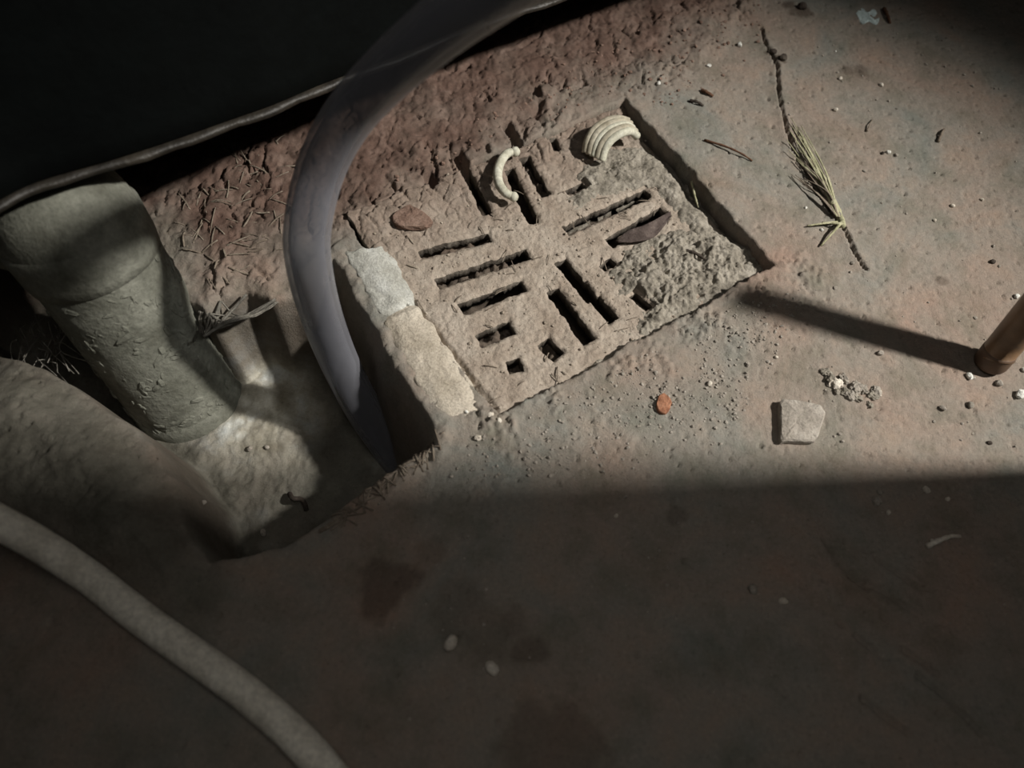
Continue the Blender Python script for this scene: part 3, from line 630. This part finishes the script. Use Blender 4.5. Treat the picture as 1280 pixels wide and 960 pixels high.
for i, ((x, y), r, mt, lb) in enumerate(PEB):
    if y > 540 and x < 345: p = at(x, y, -PIT_D); p[2] = Hs(p[0], p[1])
    else: p = on_floor(x, y)
    rad = r * .36 / F_PX * .95
    tag(blob('pebble', p + np.array([0, 0, rad * .45]), rad, M[mt], None, .2, 1, (1.15, .9, .8), i % 3 == 0, i, i * 1.3), lb, 'pebble')

# twigs
def twig(name, pts, r, mat, lb, lift=.0005):
    P = catmull([on_floor(x, y, lift + l) for x, y, l in pts], 5)
    return tag(tube(name, P, np.linspace(r, r * .6, len(P)) * (1 + .15 * np.sin(np.arange(len(P)) * 1.9)), mat, None, 8), lb, 'twig')
twig('twig', [(880, 176, .0), (905, 186, .0012), (925, 195, .0012), (940, 202, .0)], .00062, M['twig'], 'thin dark brown twig on the floor right of the drain')
twig('twig', [(1157, 684, .0), (1172, 677, .0015), (1186, 672, .001), (1199, 671, .0)], .0011, M['pebble'], 'short pale twig on the dark floor at lower right')
twig('twig', [(877, 114, 0), (882, 118, .001), (891, 121, 0)], .0011, M['twig'], 'stubby brown twig above the drain top corner')
twig('twig', [(862, 127, 0), (870, 130, .001), (879, 133, 0)], .0009, M['dark'], 'tiny dark twig under the stubby brown one')
twig('twig', [(1104, 12, 0), (1107, 20, .001), (1112, 30, 0)], .0012, M['twig'], 'short brown twig beside the blue paint flake')
twig('twig', [(1172, 178, 0), (1176, 168, .001), (1180, 162, 0)], .0008, M['strawgrey'], 'tiny pale twig on the far right floor')
twig('twig', [(1083, 165, 0), (1086, 158, .001), (1090, 150, 0)], .0004, M['strawgrey'], 'hair thin twig between pebbles above the grass tuft')
twig('twig', [(855, 318, .002), (866, 322, .003), (879, 328, .002)], .0010, M['dark'], 'dark stick lying in the mud crust of the grate')
twig('twig', [(862, 235, .004), (866, 250, .003), (872, 262, .001)], .0007, M['straw'], 'pale straw leaning on the far wall of the drain')
pp = catmull([at(x, y, -PIT_D + z) for x, y, z in ((362, 617, .002), (366, 623, .004), (376, 624, .004), (381, 630, .003), (383, 638, .001))], 5)
pp[:, 2] = np.maximum(pp[:, 2], H(pp[:, 0], pp[:, 1]) + .0009)
tag(tube('twig', pp, .0011, M['dark'], None, 8), 'hooked dark twig on the pit bottom', 'twig')

# grass tuft in the crack
tuft = empty('grass_tuft', on_floor(1050, 281)); tag(tuft, 'dry straw grass tuft growing along the floor crack', 'grass')
P = catmull([on_floor(1052, 284, .001), on_floor(1046, 272, .0022), on_floor(1036, 256, .003)], 5); tube('stem', P, np.linspace(.0016, .0019, len(P)), M['straw'], tuft, 10)
for i in range(30):
    t = i / 29; ex, ey = 983 + 22 * t + random.uniform(-3, 3), 153 + 10 * t + random.uniform(-6, 55)
    if i % 3 == 0: ex, ey = 988 + 20 * t + random.uniform(-3, 6), 195 + random.uniform(-10, 40)
    mx, my = (ex + 1044) / 2 + random.uniform(-4, 5) + 3, (ey + 270) / 2 + random.uniform(-3, 3)
    P = catmull([on_floor(1046 + random.uniform(-2, 2), 274, .0018), on_floor(mx, my, .0022 + random.uniform(0, .0015)), on_floor(ex, ey, .0008 + random.uniform(0, .001))], 6)
    tube('blade', P, np.linspace(.0006, .00022, len(P)), M['straw' if i % 3 else 'strawgrey'], tuft, 6, True, .5)
for q in ([(1052, 281), (1034, 283), (1008, 284)], [(1050, 281), (1040, 293), (1025, 309)], [(1050, 283), (1043, 284), (1026, 280)]):
    P = catmull([on_floor(*q[0], .0018), on_floor(*q[1], .0026), on_floor(*q[2], .001)], 6); tube('straw', P, np.linspace(.0008, .0004, len(P)), M['straw'], tuft, 8)

# ------------------------------------------------------------------ loose grit, straw crumbs, cobwebs
def scatter(name, n, region, rlo, rhi, mat, label=None, skip_pit=True, shape=(1, 1, .7), parent=None):
    v0, f0 = ico(); P = []
    x = []; y = []
    A = W2(region); lo, hi = A.min(0), A.max(0)
    c = rng.uniform(lo, hi, (n * 4, 2)); ok = sdf(A, c[:, 0], c[:, 1]) > 0
    if skip_pit: ok &= sdf(PIT, c[:, 0], c[:, 1]) < -.001
    dens = fbm(c[:, 0] * 35, c[:, 1] * 35 + 3, 3) + .5; ok &= rng.random(len(c)) < dens
    sg = sdf(GRATE, c[:, 0], c[:, 1]); ok &= ~((sg > -.003) & (slot_sd(c[:, 0], c[:, 1]) > -.001)) & ~(np.abs(sg) < .002)
    if parent is None: ok &= sg < -.0035
    else: ok &= sg > .001
    c = c[ok][:n]; z = H(c[:, 0], c[:, 1]); sg = sg[ok][:n]
    for i in np.where(sg > 0)[0]: z[i] = grate_z(c[i, 0], c[i, 1])
    r = rlo + (rhi - rlo) * rng.random(len(c)) ** 3; V = []; Fc = []
    for i in range(len(c)):
        q = v0 * rng.uniform(.65, 1.2, (12, 1)) * np.array(shape) * r[i]; a = rng.uniform(0, 6.28); ca_, sa_ = math.cos(a), math.sin(a)
        q = np.stack([q[:, 0] * ca_ - q[:, 1] * sa_, q[:, 0] * sa_ + q[:, 1] * ca_, q[:, 2]], 1)
        V.append(q + np.array([c[i, 0], c[i, 1], z[i] + r[i] * .3])); Fc.append(f0 + 12 * i)
    o = mesh(name, np.concatenate(V), np.concatenate(Fc), mat, parent, False); o['kind'] = 'stuff'
    if label: tag(o, label, 'grit')
    return o
scatter('grit', 1700, [(560, 600), (600, 530), (760, 470), (960, 360), (1000, 380), (960, 470), (900, 560), (760, 600)], .00015, .0009, M['stone'], 'grey grit strewn on the floor along the lower drain edge')
scatter('sand', 700, [(430, 330), (620, 520), (960, 340), (790, 130), (560, 200)], .0002, .0009, M['sand'], None, parent=drain)
scatter('crumbs', 900, [(430, 270), (560, 180), (700, 90), (850, 20), (950, 0), (960, 60), (860, 130), (780, 160), (600, 230)], .0003, .0013, M['bark'], 'red brown crumbs of mud between drain and appliance')
scatter('gravel', 260, [(960, 40), (1270, 0), (1278, 580), (1000, 600), (960, 400), (1000, 300)], .0002, .0010, M['stone'], 'sparse grey gravel on the right side of the floor')
scatter('grains', 110, [(460, 620), (1270, 610), (1270, 900), (480, 900)],   .0002, .0008, M['stone'], 'sparse pale grains on the shaded floor')

def litter(name, n, region, lmin, lmax, r, mat, label, parent=None):
    A = W2(region); lo, hi = A.min(0), A.max(0); V, Fc = [], []
    k = 0
    while k < n:
        c = rng.uniform(lo, hi)
        if sdf(A, np.array([c[0]]), np.array([c[1]]))[0] < 0: continue
        a = rng.uniform(0, math.pi); l = rng.uniform(lmin, lmax); d = np.array([math.cos(a), math.sin(a)]) * l / 2
        P = []
        for t, lift in ((-1, .0001), (0, .0006), (1, .0004)):
            q = c + d * t + rng.normal(0, l * .015, 2); z = Hs(q[0], q[1]) 
            if sdf(GRATE, np.array([q[0]]), np.array([q[1]]))[0] > 0: z = grate_z(q[0], q[1])
            P.append((q[0], q[1], max(z, -.03) + lift))
        v, f = tube_vf(catmull(P, 3), r * rng.uniform(.6, 1.3), 5); b = len(V); V += v; Fc += [tuple(i + b for i in q) for q in f]; k += 1
    o = mesh(name, V, Fc, mat, parent); o['kind'] = 'stuff'
    if label: tag(o, label, 'litter')
    return o
litter('straw_litter', 70, [(222, 300), (232, 255), (300, 190), (360, 180), (355, 320), (310, 352), (262, 360)], .004, .014, .00035, M['strawgrey'], 'dead straw bits in the mud behind the grey pipe')
litter('leaf_litter', 60, [(430, 330), (620, 510), (900, 380), (900, 290), (780, 170), (560, 270)], .003, .008, .00022, M['strawgrey'], None, drain)

litter('rim_litter', 70, [(400, 648), (480, 594), (545, 545), (560, 560), (500, 598), (420, 662)], .004, .012, .0004, M['strawgrey'], 'frayed dirt and straw along the near rim of the pit')
def webs(name, paths, r, label):
    V, Fc = [], []
    for P in paths:
        v, f = tube_vf(catmull(P, 5), r * rng.uniform(.5, 1.5), 5); b = len(V); V += v; Fc += [tuple(i + b for i in q) for q in f]
    o = mesh(name, V, Fc, M['web']); o['kind'] = 'stuff'; tag(o, label, 'cobweb')
W = []
rimp = [(256, 420), (268, 412), (284, 404), (302, 397), (320, 393), (334, 386), (346, 378)]
for k in range(7):
    W.append([at(x + random.uniform(-2, 2), y + random.uniform(-2.5, 2.5), -.001 + random.uniform(-.0015, .0015)) for x, y in rimp])
back_ = [(262, 392), (276, 376), (308, 368), (344, 374)]
for k in range(12):
    a, b = random.choice(back_), random.choice(rimp[:4]); W.append([at(*a, .001), at((a[0] + b[0]) / 2, (a[1] + b[1]) / 2 + random.uniform(0, 5), -.003), at(*b, -.001)])
for k in range(7):
    x = 252 + random.uniform(-4, 8); W.append([at(x, 385 + 6 * random.random(), -.001), at(x + random.uniform(-4, 4), 400, -.006), at(x + random.uniform(-5, 8), 420, -.012)])
webs('cobweb', W, .00045, 'frayed cobweb strands round the broken mud hole behind the pipe')
W = []
for k in range(26):
    x, y = 20 + random.uniform(0, 70), 380 + random.uniform(0, 60); W.append([at(x, y, -.006), at(x + random.uniform(-15, 15), y + random.uniform(8, 30), -.012), at(x + random.uniform(-25, 40), y + random.uniform(20, 70), -.004)])
webs('cobweb', W, .00022, 'dark cobweb tangle at the left edge beside the grey pipe')
